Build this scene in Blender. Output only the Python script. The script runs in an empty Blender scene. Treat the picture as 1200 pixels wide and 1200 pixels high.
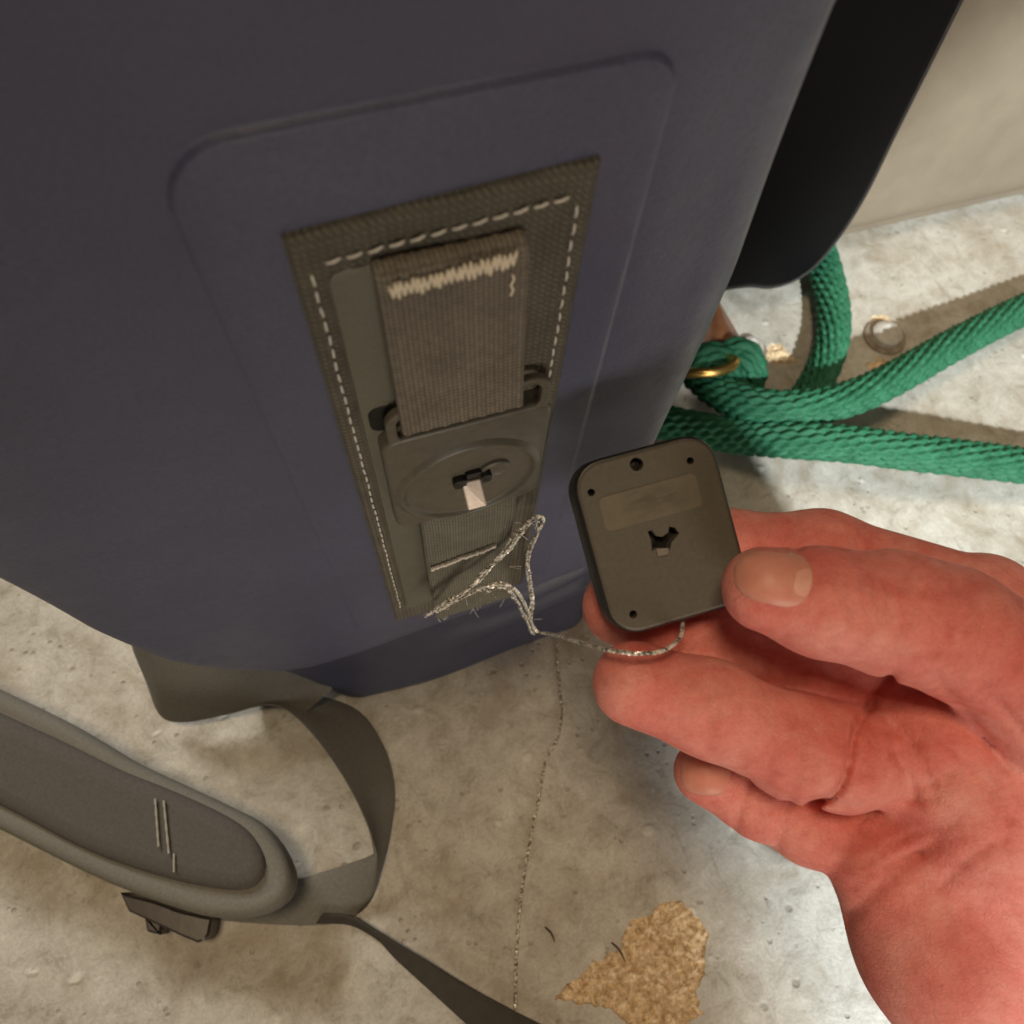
import bpy, bmesh, math, random
import numpy as np
from mathutils import Vector, Matrix
from mathutils.bvhtree import BVHTree
random.seed(7)
rng = np.random.default_rng(7)
sc = bpy.context.scene
col = sc.collection

# ------------------------------------------------------------------ camera
F = 900.0                                   # focal length in pixels of a 1200 px frame
_v = np.array([-50, 415, 900.0]); _v /= np.linalg.norm(_v)          # world down, in camera axes (x right, y down, z forward)
_h = np.array([1, -.28, .185]); _h -= _v * (_h @ _v); _h /= np.linalg.norm(_h)   # world +X
_n = np.cross(_v, _h)
if _n[2] > 0: _n = -_n
M3 = np.array([_h, -_n, -_v])               # camera axes -> world axes
_r = np.array([-50, -40, F]) * .18 / F
CAM = np.array([-(M3 @ _r)[0], -(M3 @ _r)[1], .33])
cd = bpy.data.cameras.new('camera'); cam = bpy.data.objects.new('camera', cd); col.objects.link(cam)
cd.sensor_width = 36; cd.lens = 27; cd.clip_start = .005; cd.clip_end = 50
R = np.stack([M3 @ [1, 0, 0], M3 @ [0, -1, 0], M3 @ [0, 0, -1]], 1)
mw = Matrix([list(R[i]) + [CAM[i]] for i in range(3)] + [[0, 0, 0, 1]])
cam.matrix_world = mw
cd.dof.use_dof = True; cd.dof.focus_distance = .19; cd.dof.aperture_fstop = 20
sc.camera = cam

# ------------------------------------------------------------------ light
w = bpy.data.worlds.new("World"); sc.world = w; w.use_nodes = True
w.node_tree.nodes['Background'].inputs[0].default_value = (1.0, .86, .68, 1)
w.node_tree.nodes['Background'].inputs[1].default_value = .03
def lamp(name, loc, target, size, energy, color, size_y=None):
    d = bpy.data.lights.new(name, 'AREA'); d.energy = energy; d.color = color
    d.shape = 'RECTANGLE'; d.size = size; d.size_y = size_y or size
    o = bpy.data.objects.new(name, d); col.objects.link(o); o.location = loc
    o.rotation_euler = (Vector(target) - Vector(loc)).to_track_quat('-Z', 'Y').to_euler()
    return o
def spot(name, loc, target, energy, color, cone, blend, radius):
    d = bpy.data.lights.new(name, 'SPOT'); d.energy = energy; d.color = color
    d.spot_size = math.radians(cone); d.spot_blend = blend; d.shadow_soft_size = radius
    o = bpy.data.objects.new(name, d); col.objects.link(o); o.location = loc
    o.rotation_euler = (Vector(target) - Vector(loc)).to_track_quat('-Z', 'Y').to_euler()
    return o
spot('floor_edge_spot', (-.09, -1.05, 1.10), (.455, -.20, 0), 160, (.95, 1.0, .98), 32, .24, .03)  # added spot; its cone edge stands in for the shadow boundary on the floor
spot('low_fill', (-.03, -.62, .20), (.04, 0, .125), 15, (1.0, .87, .72), 34, 1.0, .18)  # added warm fill in place of floor bounce; cone fades it up the bag
lamp('back_fill', (-.75, 2.1, 1.5), (.1, 0, 0), .75, 46, (1.0, .97, .90))  # added light from behind left, brightens the floor left of the bag
lamp('ceiling_lamp', (-.25, .03, 1.9), (0, -.1, 0), .4, 15, (1.0, .77, .50))
sc.view_settings.view_transform = 'Standard'; sc.view_settings.look = 'None'
sc.view_settings.exposure = 0; sc.view_settings.gamma = 1

# ------------------------------------------------------------------ projection helpers (photo pixel -> place)
def ray(px, py): return M3 @ (np.array([px - 600, py - 600, F]) / F)
def face(px, py, off=0.0):
    r = ray(px, py); return CAM + r * ((-off - CAM[1]) / r[1])
def flr(px, py, z=0.0):
    r = ray(px, py); return CAM + r * ((z - CAM[2]) / r[2])
def dep(px, py, d): return CAM + ray(px, py) * d

# ------------------------------------------------------------------ object helpers
ROOT = {}
def thing(name, label, cat, mat=None, group=None):
    o = bpy.data.objects.new(name, None); col.objects.link(o); o.empty_display_size = .01
    m = mat if mat is not None else Matrix.Identity(4)
    if not isinstance(m, Matrix): m = Matrix.Translation(Vector(m))
    o.matrix_world = m; ROOT[o] = m
    o['label'] = label; o['category'] = cat
    if group: o['group'] = group
    return o
def mk(name, verts, faces, mat, parent=None, smooth=True, angle=40, local=False):
    me = bpy.data.meshes.new(name)
    V = np.asarray(verts, float)
    rm = None
    if parent is not None: rm = ROOT[parent]
    if rm is not None and not local:
        inv = np.array(rm.inverted()); V = V @ inv[:3, :3].T + inv[:3, 3]
    me.from_pydata(V.tolist(), [], [list(map(int, f)) for f in faces])
    me.update()
    bm = bmesh.new(); bm.from_mesh(me); bmesh.ops.recalc_face_normals(bm, faces=bm.faces); bm.to_mesh(me); bm.free()
    if smooth:
        me.polygons.foreach_set('use_smooth', [True] * len(me.polygons))
        if angle: me.set_sharp_from_angle(angle=math.radians(angle))
    if mat: me.materials.append(mat)
    o = bpy.data.objects.new(name, me); col.objects.link(o)
    if parent is not None:
        o.parent = parent; ROOT[o] = rm
    else: ROOT[o] = Matrix.Identity(4)
    return o
def tag(o, label, cat, group=None):
    o['label'] = label; o['category'] = cat
    if group: o['group'] = group
    return o
def join(*parts):
    V, Fc, k = [], [], 0
    for v, f in parts:
        v = np.asarray(v, float); V.append(v); Fc += [[i + k for i in q] for q in f]; k += len(v)
    return np.concatenate(V), Fc
def spline(P, n):
    P = np.asarray(P, float); m = len(P)
    E = np.vstack([2 * P[0] - P[1], P, 2 * P[-1] - P[-2]])
    out = []
    T = np.linspace(0, m - 1, n)
    for t in T:
        i = min(int(t), m - 2); u = t - i
        a, b, c, d = E[i], E[i + 1], E[i + 2], E[i + 3]
        out.append(.5 * ((2 * b) + (-a + c) * u + (2 * a - 5 * b + 4 * c - d) * u * u + (-a + 3 * b - 3 * c + d) * u ** 3))
    return np.array(out)
def even(P, n):
    P = np.asarray(P); s = np.r_[0, np.cumsum(np.linalg.norm(np.diff(P, axis=0), axis=1))]
    t = np.linspace(0, s[-1], n)
    return np.stack([np.interp(t, s, P[:, k]) for k in range(P.shape[1])], 1)
def frames(P):
    T = np.gradient(P, axis=0); T /= np.linalg.norm(T, axis=1)[:, None]
    a = np.array([0, 0, 1.0]) if abs(T[0][2]) < .9 else np.array([1.0, 0, 0])
    N = []; b = np.cross(T[0], a); b /= np.linalg.norm(b)
    for t in T:
        b = b - t * (b @ t); b /= np.linalg.norm(b); N.append(b.copy())
    N = np.array(N); return T, N, np.cross(T, N)
def tube(P, r, n=10, prof=None, cap=True):
    P = np.asarray(P, float); T, N, B = frames(P)
    L = np.r_[0, np.cumsum(np.linalg.norm(np.diff(P, axis=0), axis=1))]
    th = np.arange(n) / n * 2 * math.pi
    rr = np.broadcast_to(np.asarray(r, float), (len(P),))[:, None] * np.ones((1, n))
    if prof is not None: rr = rr * prof(L[:, None], th[None, :])
    V = P[:, None] + rr[..., None] * (np.cos(th)[None, :, None] * N[:, None] + np.sin(th)[None, :, None] * B[:, None])
    V = V.reshape(-1, 3); Fc = []
    for i in range(len(P) - 1):
        for j in range(n):
            k = (j + 1) % n
            Fc.append([i * n + j, i * n + k, (i + 1) * n + k, (i + 1) * n + j])
    if cap: Fc.append(list(range(n))[::-1]); Fc.append([(len(P) - 1) * n + j for j in range(n)])
    return V, Fc
def grid(nu, nv, fn, wrap=False):
    V = [fn(i / (nu - (0 if wrap else 1)), j / (nv - 1)) for j in range(nv) for i in range(nu)]
    Fc = []
    for j in range(nv - 1):
        for i in range(nu if wrap else nu - 1):
            k = (i + 1) % nu
            Fc.append([j * nu + i, j * nu + k, (j + 1) * nu + k, (j + 1) * nu + i])
    return np.array(V), Fc
def rrect(x0, x1, z0, z1, r, n=8):
    out = []
    for cx, cz, a in ((x1 - r, z1 - r, 0), (x0 + r, z1 - r, 90), (x0 + r, z0 + r, 180), (x1 - r, z0 + r, 270)):
        for k in range(n + 1):
            t = math.radians(a + 90 * k / n); out.append((cx + r * math.cos(t), cz + r * math.sin(t)))
    return np.array(out)
def loft(loops, cap0=False, cap1=True):
    n = len(loops[0]); V = np.concatenate(loops); Fc = []
    for i in range(len(loops) - 1):
        for j in range(n):
            k = (j + 1) % n; Fc.append([i * n + j, i * n + k, (i + 1) * n + k, (i + 1) * n + j])
    if cap0: Fc.append(list(range(n)))
    if cap1: Fc.append([(len(loops) - 1) * n + j for j in range(n)])
    return V, Fc
def slab(outline, y0, y1, bev, m=3):
    """solid with a rounded front rim: outline (x,z) in the bag-face plane, from y0 (back) to y1 (front, smaller y)."""
    o = np.asarray(outline); loops = [np.stack([o[:, 0], np.full(len(o), y0), o[:, 1]], 1)]
    d = offset_dir(o)
    for k in range(m + 1):
        a = math.pi / 2 * k / m
        ins = bev * (1 - math.cos(a)); yy = (y1 + bev) - bev * math.sin(a)
        q = o - d * ins
        loops.append(np.stack([q[:, 0], np.full(len(o), yy), q[:, 1]], 1))
    return loft(loops, True, True)
def capped(loops):
    V, Fc = loft(loops, True, False)
    cap = np.asarray(loops[-1]); v2, f2 = fill(cap[:, :2], [])
    return join((V, Fc), (np.c_[v2, np.full(len(v2), cap[:, 2].mean())], f2))
def offset_dir(o):
    t = np.roll(o, -1, 0) - np.roll(o, 1, 0); t /= np.linalg.norm(t, axis=1)[:, None] + 1e-12
    d = np.stack([t[:, 1], -t[:, 0]], 1)
    area = .5 * np.sum(o[:, 0] * np.roll(o[:, 1], -1) - np.roll(o[:, 0], -1) * o[:, 1])
    return d if area > 0 else -d
def fill(outer, holes):
    """2-D polygon with holes -> verts (2-D), faces"""
    bm = bmesh.new(); ed = []
    for loop in [outer] + list(holes):
        vs = [bm.verts.new((p[0], p[1], 0)) for p in loop]
        ed += [bm.edges.new((vs[i], vs[(i + 1) % len(vs)])) for i in range(len(vs))]
    bmesh.ops.triangle_fill(bm, edges=ed, use_beauty=True, use_dissolve=False)
    bm.verts.index_update()
    V = np.array([v.co[:2] for v in bm.verts]); Fc = [[v.index for v in f.verts] for f in bm.faces]
    bm.free(); return V, Fc

# ------------------------------------------------------------------ material helpers
class NT:
    def __init__(s, name, rough=.6, spec=.4):
        s.m = bpy.data.materials.new(name); s.m.use_nodes = True; s.t = s.m.node_tree
        s.b = s.t.nodes['Principled BSDF']; s.b.inputs['Roughness'].default_value = rough
        s.b.inputs['Specular IOR Level'].default_value = spec
    def n(s, kind, **kw):
        x = s.t.nodes.new(kind)
        for k, v in kw.items(): setattr(x, k, v)
        return x
    def l(s, a, b): s.t.links.new(a, b)
    def coord(s, scale=(1, 1, 1), rot=(0, 0, 0)):
        c = s.n('ShaderNodeTexCoord'); mp = s.n('ShaderNodeMapping')
        mp.inputs['Scale'].default_value = scale; mp.inputs['Rotation'].default_value = rot
        s.l(c.outputs['Object'], mp.inputs[0]); return mp.outputs[0]
    def noise(s, co, scale, detail=4, rough=.6, dist=0):
        x = s.n('ShaderNodeTexNoise'); s.l(co, x.inputs['Vector'])
        x.inputs['Scale'].default_value = scale; x.inputs['Detail'].default_value = detail
        x.inputs['Roughness'].default_value = rough; x.inputs['Distortion'].default_value = dist
        return x.outputs[0]
    def vor(s, co, scale, feature='F1'):
        x = s.n('ShaderNodeTexVoronoi', feature=feature); s.l(co, x.inputs['Vector']); x.inputs['Scale'].default_value = scale
        return x.outputs['Distance']
    def wave(s, co, scale, axis, dist=0, dscale=1):
        x = s.n('ShaderNodeTexWave', bands_direction=axis); s.l(co, x.inputs['Vector'])
        x.inputs['Scale'].default_value = scale; x.inputs['Distortion'].default_value = dist
        x.inputs['Detail Scale'].default_value = dscale
        return x.outputs['Fac']
    def ramp(s, fac, stops):
        x = s.n('ShaderNodeValToRGB'); s.l(fac, x.inputs[0]); e = x.color_ramp.elements
        while len(e) < len(stops): e.new(.5)
        for q, (p, c) in zip(e, stops): q.position = p; q.color = tuple(c) + (1,) if len(c) == 3 else c
        return x.outputs[0]
    def mix(s, fac, a, b, mode='MIX'):
        x = s.n('ShaderNodeMix', data_type='RGBA', blend_type=mode)
        for sock, val in ((x.inputs[0], fac), (x.inputs[6], a), (x.inputs[7], b)):
            if hasattr(val, 'is_linked'): s.l(val, sock)
            elif isinstance(val, (int, float)): sock.default_value = val
            else: sock.default_value = tuple(val) + (1,)
        return x.outputs[2]
    def math(s, op, a, b=0.0):
        x = s.n('ShaderNodeMath', operation=op)
        for sock, val in ((x.inputs[0], a), (x.inputs[1], b)):
            if hasattr(val, 'is_linked'): s.l(val, sock)
            else: sock.default_value = val
        return x.outputs[0]
    def color(s, v):
        if hasattr(v, 'is_linked'): s.l(v, s.b.inputs['Base Color'])
        else: s.b.inputs['Base Color'].default_value = tuple(v) + (1,)
    def bump(s, hgt, strength=.5, dist=.0005):
        x = s.n('ShaderNodeBump'); s.l(hgt, x.inputs['Height']); x.inputs['Strength'].default_value = strength
        x.inputs['Distance'].default_value = dist
        if s.b.inputs['Normal'].is_linked: s.l(s.b.inputs['Normal'].links[0].from_socket, x.inputs['Normal'])
        s.l(x.outputs[0], s.b.inputs['Normal']); return x
def mul(c, k): return tuple(x * k for x in c)
def plain(name, c, rough=.5, spec=.4, metal=0, nscale=300, namp=.12, bstr=.15, bdist=.0003):
    s = NT(name, rough, spec); co = s.coord(); nz = s.noise(co, nscale, 5)
    s.color(s.ramp(nz, [(.3, mul(c, 1 - namp)), (.7, mul(c, 1 + namp))])); s.bump(nz, bstr, bdist)
    s.b.inputs['Metallic'].default_value = metal
    return s.m
def fabric(name, c, period=.0011, rough=.85, bstr=.6, bdist=.0003, axes='XZ', var=.25):
    s = NT(name, rough, .25); co = s.coord()
    k = 1 / period / (2 * math.pi) * 6.2832 / 6.2832
    wx = s.wave(co, 1 / period * .314, axes[0], 1.2, 200); wz = s.wave(co, 1 / period * .314, axes[1], 1.2, 200)
    wv = s.math('MULTIPLY', wx, wz); nz = s.noise(co, 180, 6, .7)
    nf = s.noise(co, 2500, 3, .7)
    a = s.ramp(nz, [(.25, mul(c, 1 - var)), (.75, mul(c, 1 + var))])
    b = s.ramp(wv, [(0, (.55, .55, .55)), (.5, (1.1, 1.1, 1.1))])
    c2 = s.mix(1.0, a, b, 'MULTIPLY')
    s.color(s.mix(.5, c2, s.ramp(nf, [(.3, (.6, .6, .6)), (.7, (1.3, 1.3, 1.3))]), 'MULTIPLY'))
    s.bump(wv, bstr, bdist); s.bump(nf, .4, .0002)
    return s.m

# floor: worn grey painted concrete
def floor_mat():
    s = NT('painted_concrete', .5, .35); co = s.coord()
    big = s.noise(co, 14, 8, .66, .6); mid = s.noise(co, 90, 9, .78, .6); fine = s.noise(co, 800, 5, .8)
    c = s.ramp(big, [(.3, (.42, .40, .355)), (.5, (.52, .505, .46)), (.72, (.60, .59, .55))])
    c = s.mix(.8, c, s.ramp(mid, [(.36, (.62, .58, .51)), (.45, (.88, .86, .82)), (.53, (1.02, 1.01, 1.0)), (.64, (1.18, 1.18, 1.16))]), 'MULTIPLY')
    c = s.mix(.9, c, s.ramp(fine, [(.3, (.74, .73, .70)), (.5, (1, 1, 1)), (.7, (1.14, 1.14, 1.14))]), 'MULTIPLY')
    scr = s.noise(s.coord((1, .10, 1), (0, 0, .9)), 130, 3, .6); sg = s.noise(co, 26, 3)
    sm_ = s.math('MULTIPLY', s.ramp(scr, [(.66, (0,) * 3), (.71, (1,) * 3)]), s.ramp(sg, [(.5, (0,) * 3), (.6, (1,) * 3)]))
    c = s.mix(s.math('MULTIPLY', sm_, .45), c, (.25, .22, .18))
    pk = s.vor(co, 210); pg = s.noise(co, 60, 3)
    pk = s.math('MULTIPLY', s.ramp(pk, [(.12, (1,) * 3), (.22, (0,) * 3)]), s.ramp(pg, [(.5, (0,) * 3), (.6, (1,) * 3)]))
    c = s.mix(s.math('MULTIPLY', pk, .3), c, (.20, .17, .13))
    # brown stains, pits, pale flecks
    st = s.noise(co, 32, 5, .6, .8)
    c = s.mix(s.ramp(st, [(.50, (0, 0, 0)), (.68, (.55, .55, .55))]), c, (.30, .235, .165))
    wob = s.mix(.06, co, s.n('ShaderNodeTexNoise').outputs[1])
    pit = s.vor(wob, 95); gate = s.noise(co, 40, 2)
    pm = s.math('MULTIPLY', s.ramp(pit, [(.09, (1, 1, 1)), (.17, (0, 0, 0))]), s.ramp(gate, [(.52, (0, 0, 0)), (.6, (1, 1, 1))]))
    c = s.mix(s.math('MULTIPLY', pm, .38), c, (.16, .14, .115))
    fl = s.vor(s.coord((1, 1.4, 1), (0, 0, .7)), 60); g2 = s.noise(s.coord((1, 1, 1), (0, 0, 2)), 55, 2)
    fm = s.math('MULTIPLY', s.ramp(fl, [(.10, (1, 1, 1)), (.2, (0, 0, 0))]), s.ramp(g2, [(.54, (0, 0, 0)), (.62, (1, 1, 1))]))
    c = s.mix(s.math('MULTIPLY', fm, .6), c, (.72, .70, .62))
    s.color(c)
    s.l(s.ramp(mid, [(.3, (.62,) * 3), (.7, (.36,) * 3)]), s.b.inputs['Roughness'])
    s.bump(mid, .5, .0014); s.bump(s.math('SUBTRACT', fm, s.math('ADD', pm, pk)), .7, .0007); s.bump(fine, .45, .0004)
    return s.m
FLOOR = floor_mat()
def grit_mat():
    s = NT('bare_aggregate', .9, .2); co = s.coord()
    a = s.noise(co, 300, 7, .8); v = s.vor(co, 420)
    c = s.ramp(a, [(.32, (.30, .19, .09)), (.43, (.56, .41, .24)), (.54, (.74, .59, .39)), (.66, (.90, .82, .66))])
    s.color(s.mix(.5, c, s.ramp(v, [(.1, (.7, .66, .6)), (.6, (1.15, 1.12, 1.1))]), 'MULTIPLY')); s.bump(a, .6, .0006)
    return s.m
GRIT = grit_mat()
def bag_mat(name, c):
    s = NT(name, .5, .42); co = s.coord()
    a = s.noise(co, 22, 5, .6); f = s.noise(co, 1600, 3, .7); m = s.noise(co, 110, 5, .65)
    cc = s.ramp(a, [(.3, mul(c, .90)), (.7, mul(c, 1.1))])
    cc = s.mix(.55, cc, s.ramp(f, [(.3, (.72,) * 3), (.7, (1.3,) * 3)]), 'MULTIPLY')
    s.color(cc); s.l(s.ramp(m, [(.3, (.52,) * 3), (.7, (.38,) * 3)]), s.b.inputs['Roughness'])
    s.bump(a, .25, .002); s.bump(m, .22, .0007); s.bump(f, .5, .00018)
    return s.m
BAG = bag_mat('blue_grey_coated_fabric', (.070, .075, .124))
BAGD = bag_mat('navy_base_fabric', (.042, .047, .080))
PATCH = fabric('olive_grey_canvas', (.185, .168, .130), .0012, bstr=.8)
PATCHS = bag_mat('smooth_olive_backing', (.118, .115, .088))
WEB = fabric('taupe_webbing', (.22, .195, .155), .0008, bstr=.5)
TAIL = fabric('olive_tail_webbing', (.19, .18, .14), .0007, bstr=.5)
STRAP = plain('grey_green_strap', (.175, .172, .155), .8, .2, nscale=900, namp=.14, bstr=.35)
PLASTIC = plain('olive_black_plastic', (.095, .085, .064), .42, .45, nscale=500, namp=.15)
THREAD = plain('cream_thread', (.72, .64, .50), .8, .2, nscale=2000)
THREADW = plain('grey_white_thread', (.60, .57, .52), .8, .2, nscale=2000)
METAL = plain('pale_metal', (.60, .52, .45), .38, .5, metal=.35, nscale=900, namp=.05)
def cord_mat(name, a, b):
    s = NT(name, .28, .7); co = s.coord(); nz = s.noise(co, 900, 3, .7)
    s.color(s.ramp(nz, [(.42, a), (.56, b)])); s.b.inputs['Metallic'].default_value = .3; s.bump(nz, .5, .0003); return s.m
CORD = cord_mat('silver_fleck_cord', (.16, .145, .12), (.95, .92, .84))
CORDF = cord_mat('dull_twine', (.16, .135, .10), (.85, .80, .70))

# ------------------------------------------------------------------ the floor (one sheet with the worn-through places cut out)
def blob(pts, n=160, amp=.0016, seed=0):
    r = np.random.default_rng(seed)
    P = even(np.vstack([pts, pts[:1]]), n + 1)[:-1]
    d = offset_dir(P); a = r.normal(0, 1, n)
    a = .6 * a + .6 * (np.roll(a, 1) + np.roll(a, -1)) / 2 + .8 * np.interp(np.arange(n), np.arange(0, n, 7), r.normal(0, 1, len(np.arange(0, n, 7))))
    return P + d * a[:, None] * amp * .55
chips = []
chips.append(blob(np.array([flr(*p)[:2] for p in [(652, 1172), (672, 1150), (694, 1128), (716, 1116), (728, 1116), (726, 1096), (742, 1080), (762, 1070), (772, 1058), (800, 1056), (820, 1076), (832, 1096), (826, 1122), (828, 1140), (816, 1162), (824, 1190), (800, 1202), (780, 1235), (752, 1232), (738, 1204), (712, 1182), (690, 1178), (670, 1176)]]), 200, .0009, 1))
chips.append(blob(np.array([flr(*p)[:2] for p in [(893, 414), (905, 402), (918, 404), (922, 414), (936, 420), (930, 428), (918, 430), (908, 432), (902, 424)]]), 60, .0022, 2))
chips.append(blob(np.array([flr(*p)[:2] for p in [(1012, 424), (1030, 420), (1052, 424), (1060, 432), (1040, 438), (1020, 434)]]), 50, .0016, 3))
chips.append(blob(np.array([flr(*p)[:2] for p in [(1018, 392), (1022, 372), (1036, 368), (1046, 374), (1040, 388), (1030, 398)]]), 40, .0014, 4))
S = 4.0
outer = np.array([(-S, -S), (0, -S), (S, -S), (S, 0), (S, S), (0, S), (-S, S), (-S, 0)])
v2, ff = fill(outer, chips)
floor = mk('floor', np.c_[v2, np.zeros(len(v2))], ff, FLOOR, smooth=False)
floor['kind'] = 'structure'
def inside(P, poly):
    x, y = P[:, 0], P[:, 1]; c = np.zeros(len(P), bool); q = np.roll(poly, 1, 0)
    for (x0, y0), (x1, y1) in zip(poly, q):
        k = (y0 > y) != (y1 > y)
        c ^= k & (x < (x1 - x0) * (y - y0) / (y1 - y0 + 1e-15) + x0)
    return c
for ci, poly in enumerate(chips):
    lo, hi = poly.min(0), poly.max(0); st = .0007 if ci == 0 else .0012
    gx, gy = np.meshgrid(np.arange(lo[0], hi[0], st), np.arange(lo[1], hi[1], st))
    nx = gx.shape[1]; P = np.c_[gx.ravel(), gy.ravel()]
    keep = inside(P, poly)
    hgt = rng.normal(0, 1, gx.shape)
    sm = (hgt + np.roll(hgt, 1, 0) + np.roll(hgt, -1, 0) + np.roll(hgt, 1, 1) + np.roll(hgt, -1, 1)) / 2.2
    z = -.00045 + .00036 * sm + .00022 * hgt
    idx = -np.ones(len(P), int); idx[keep] = np.arange(keep.sum())
    V = np.c_[P[keep], z.ravel()[keep]]; Fc = []
    for j in range(gx.shape[0] - 1):
        for i in range(nx - 1):
            q = [idx[j * nx + i], idx[j * nx + i + 1], idx[(j + 1) * nx + i + 1], idx[(j + 1) * nx + i]]
            if min(q) >= 0: Fc.append(q)
    # skirt from the paint edge down into the pit, and a bed below it
    n = len(poly); base = [np.c_[poly, np.zeros(n)], np.c_[poly - offset_dir(poly) * .0004, np.full(n, -.0007)]]
    sv, sf = loft(base, False, False)
    bv, bf = fill(poly + offset_dir(poly) * .0003, [])
    V, Fc = join((V, Fc), (sv, sf), (np.c_[bv, np.full(len(bv), -.0013)], bf))
    mk('bare_patch', V, Fc, GRIT, floor, smooth=False)

# ------------------------------------------------------------------ pale locker and black case at the back
CREAM = plain('cream_moulded_plastic', (.30, .245, .185), .5, .35, nscale=60, namp=.08)
BLACK = plain('matt_black_fabric', (.004, .004, .005), .75, .15, nscale=900)
lk = thing('locker', 'cream moulded locker side standing behind the black case', 'locker', (.46, .30, 0))
o = rrect(.175, .80, .004, .24, .03, 6)
V, Fc = slab(o, .50, .163, .02, 4); mk('shell', V, Fc, CREAM, lk)
V, Fc = slab(rrect(.19, .79, 0, .02, .004, 3), .49, .172, .002, 2); mk('plinth', V, Fc, CREAM, lk)
bc = thing('case', 'matt black case with round lower corner, between blue bag and cream locker', 'case', (.2, .14, 0))
pix = [(880, 337), (900, 339), (922, 335), (942, 325), (960, 310), (980, 286), (1000, 257), (1020, 222), (1050, 160), (1090, 80), (1130, 0), (1160, -60), (1235, -210)]
o = [face(px, py, -.135)[[0, 2]] for px, py in pix]
o = np.array([(o[0][0] - .07, o[0][1] + .03), (o[0][0] - .045, o[0][1] + .012), (o[0][0] - .020, o[0][1] + .0035)] + o + [(o[0][0] - .09, o[-1][1])])
o = even(np.vstack([spline(o[:-1], 60), o[-1:], o[:1]]), 120)[:-1]
V, Fc = slab(o, .160, .135, .004, 3); mk('body', V, Fc, BLACK, bc)
rim = np.array([(p[0], .1365, p[1]) for p in o[6:int(np.argmax(o[:, 1])) + 1]])
V, Fc = tube(rim, .0011, 6); mk('piping', V, Fc, plain('dark_grey_piping', (.05, .045, .045), .5), bc)

# ------------------------------------------------------------------ the blue bag
bag = thing('bag', 'blue-grey soft coated bag standing upright with sewn strap anchor on its end', 'bag', (0, 0, 0))
def lerp(x, xs, ys): return np.interp(x, xs, ys)
def xl(z): return lerp(z, [0, .02, .045, .058, .075, .099, .135, .2, .46], [-.058, -.068, -.080, -.084, -.089, -.0965, -.1015, -.104, -.106])
def xr(z): return lerp(z, [0, .03, .09, .16, .22, .27, .46], [.0565, .0565, .0550, .0555, .0560, .0527, .0505])
def bag_loop(z, yf, inset=0.0, n=40, wob=None):
    a, b = xl(z) + inset, xr(z) - inset
    ra = .010
    pts = []
    for k in range(n + 1):                                      # front, left to right, with rounded shoulders
        t = k / n; x = a + (b - a) * t
        e = min(x - a, b - x); y = yf
        if e < ra: y = yf + (ra - math.sqrt(max(0, ra * ra - (ra - e) ** 2))) * .9
        if wob: y += wob(x, z)
        pts.append((x, y, z))
    bx = .125 - inset; by = .135
    pts += [(b + (bx - b) * t, yf + .012 + (by - yf - .012) * t, z) for t in (.25, .5, .75)]
    pts += [(bx, by, z), (bx - .01, by + .012, z), (.02, by + .014, z), (a + .01, by + .012, z), (a, by, z), (a, .09, z), (a, .045, z)]
    return np.array(pts)
def wob_body(x, z):
    s = .0007 * math.sin(x * 70 + z * 22) + .0005 * math.sin(z * 60 - x * 35 + 1)
    k = np.clip((x - .030) / .012, 0, 1) + np.clip((-.042 - x) / .02, 0, 1) + np.clip((.08 - z) / .02, 0, 1)
    return s * min(1, k)
zs = np.r_[.0, .0015, .004, .008, np.linspace(.014, .40, 70)]
loops = []
def seam_z(x): return lerp(x, [-.106, -.0965, -.078, -.068, -.034, .003, .039, .06], [.147, .095, .057, .053, .058, .060, .076, .086])
zz = np.r_[0, .003, .008, np.linspace(.02, 1, 60)]
# body: bottom edge follows the seam; each column rises from the seam to the top
nfr = 64
cols = []
base = bag_loop(.2, 0.0, 0, nfr)
L = []
for t in zz:
    row = []
    for k in range(nfr + 1):
        u = k / nfr
        xa, xb = -.0945 + .0, .0545
        zb = seam_z(xa + (xb - xa) * u)
        z = zb + (.42 - zb) * t
        a, b = xl(z), xr(z); x = a + (b - a) * u
        e = min(x - a, b - x); y = 0.0
        if e < .010: y = (.010 - math.sqrt(max(0, .010 ** 2 - (.010 - e) ** 2))) * .9
        dz = z - zb
        if dz < .004: y += .0045 * (1 - math.sqrt(max(0, 1 - (1 - dz / .004) ** 2))) 
        y += wob_body(x, z)
        row.append((x, y, z))
    z = .05 + (.42 - .05) * t; b = row[-1]; a = row[0]
    row += [(b[0] + (.125 - b[0]) * q, .012 + .123 * q, b[2]) for q in (.2, .4, .6, .8)]
    row += [(.125, .135, z), (.115, .147, z), (.02, .149, z), (a[0] + .01, .147, z), (a[0], .135, z), (a[0], .09, z), (a[0], .045, z)]
    L.append(np.array(row))
V, Fc = loft(L, False, True)
body = mk('body', V, Fc, BAG, bag, angle=60)
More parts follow.
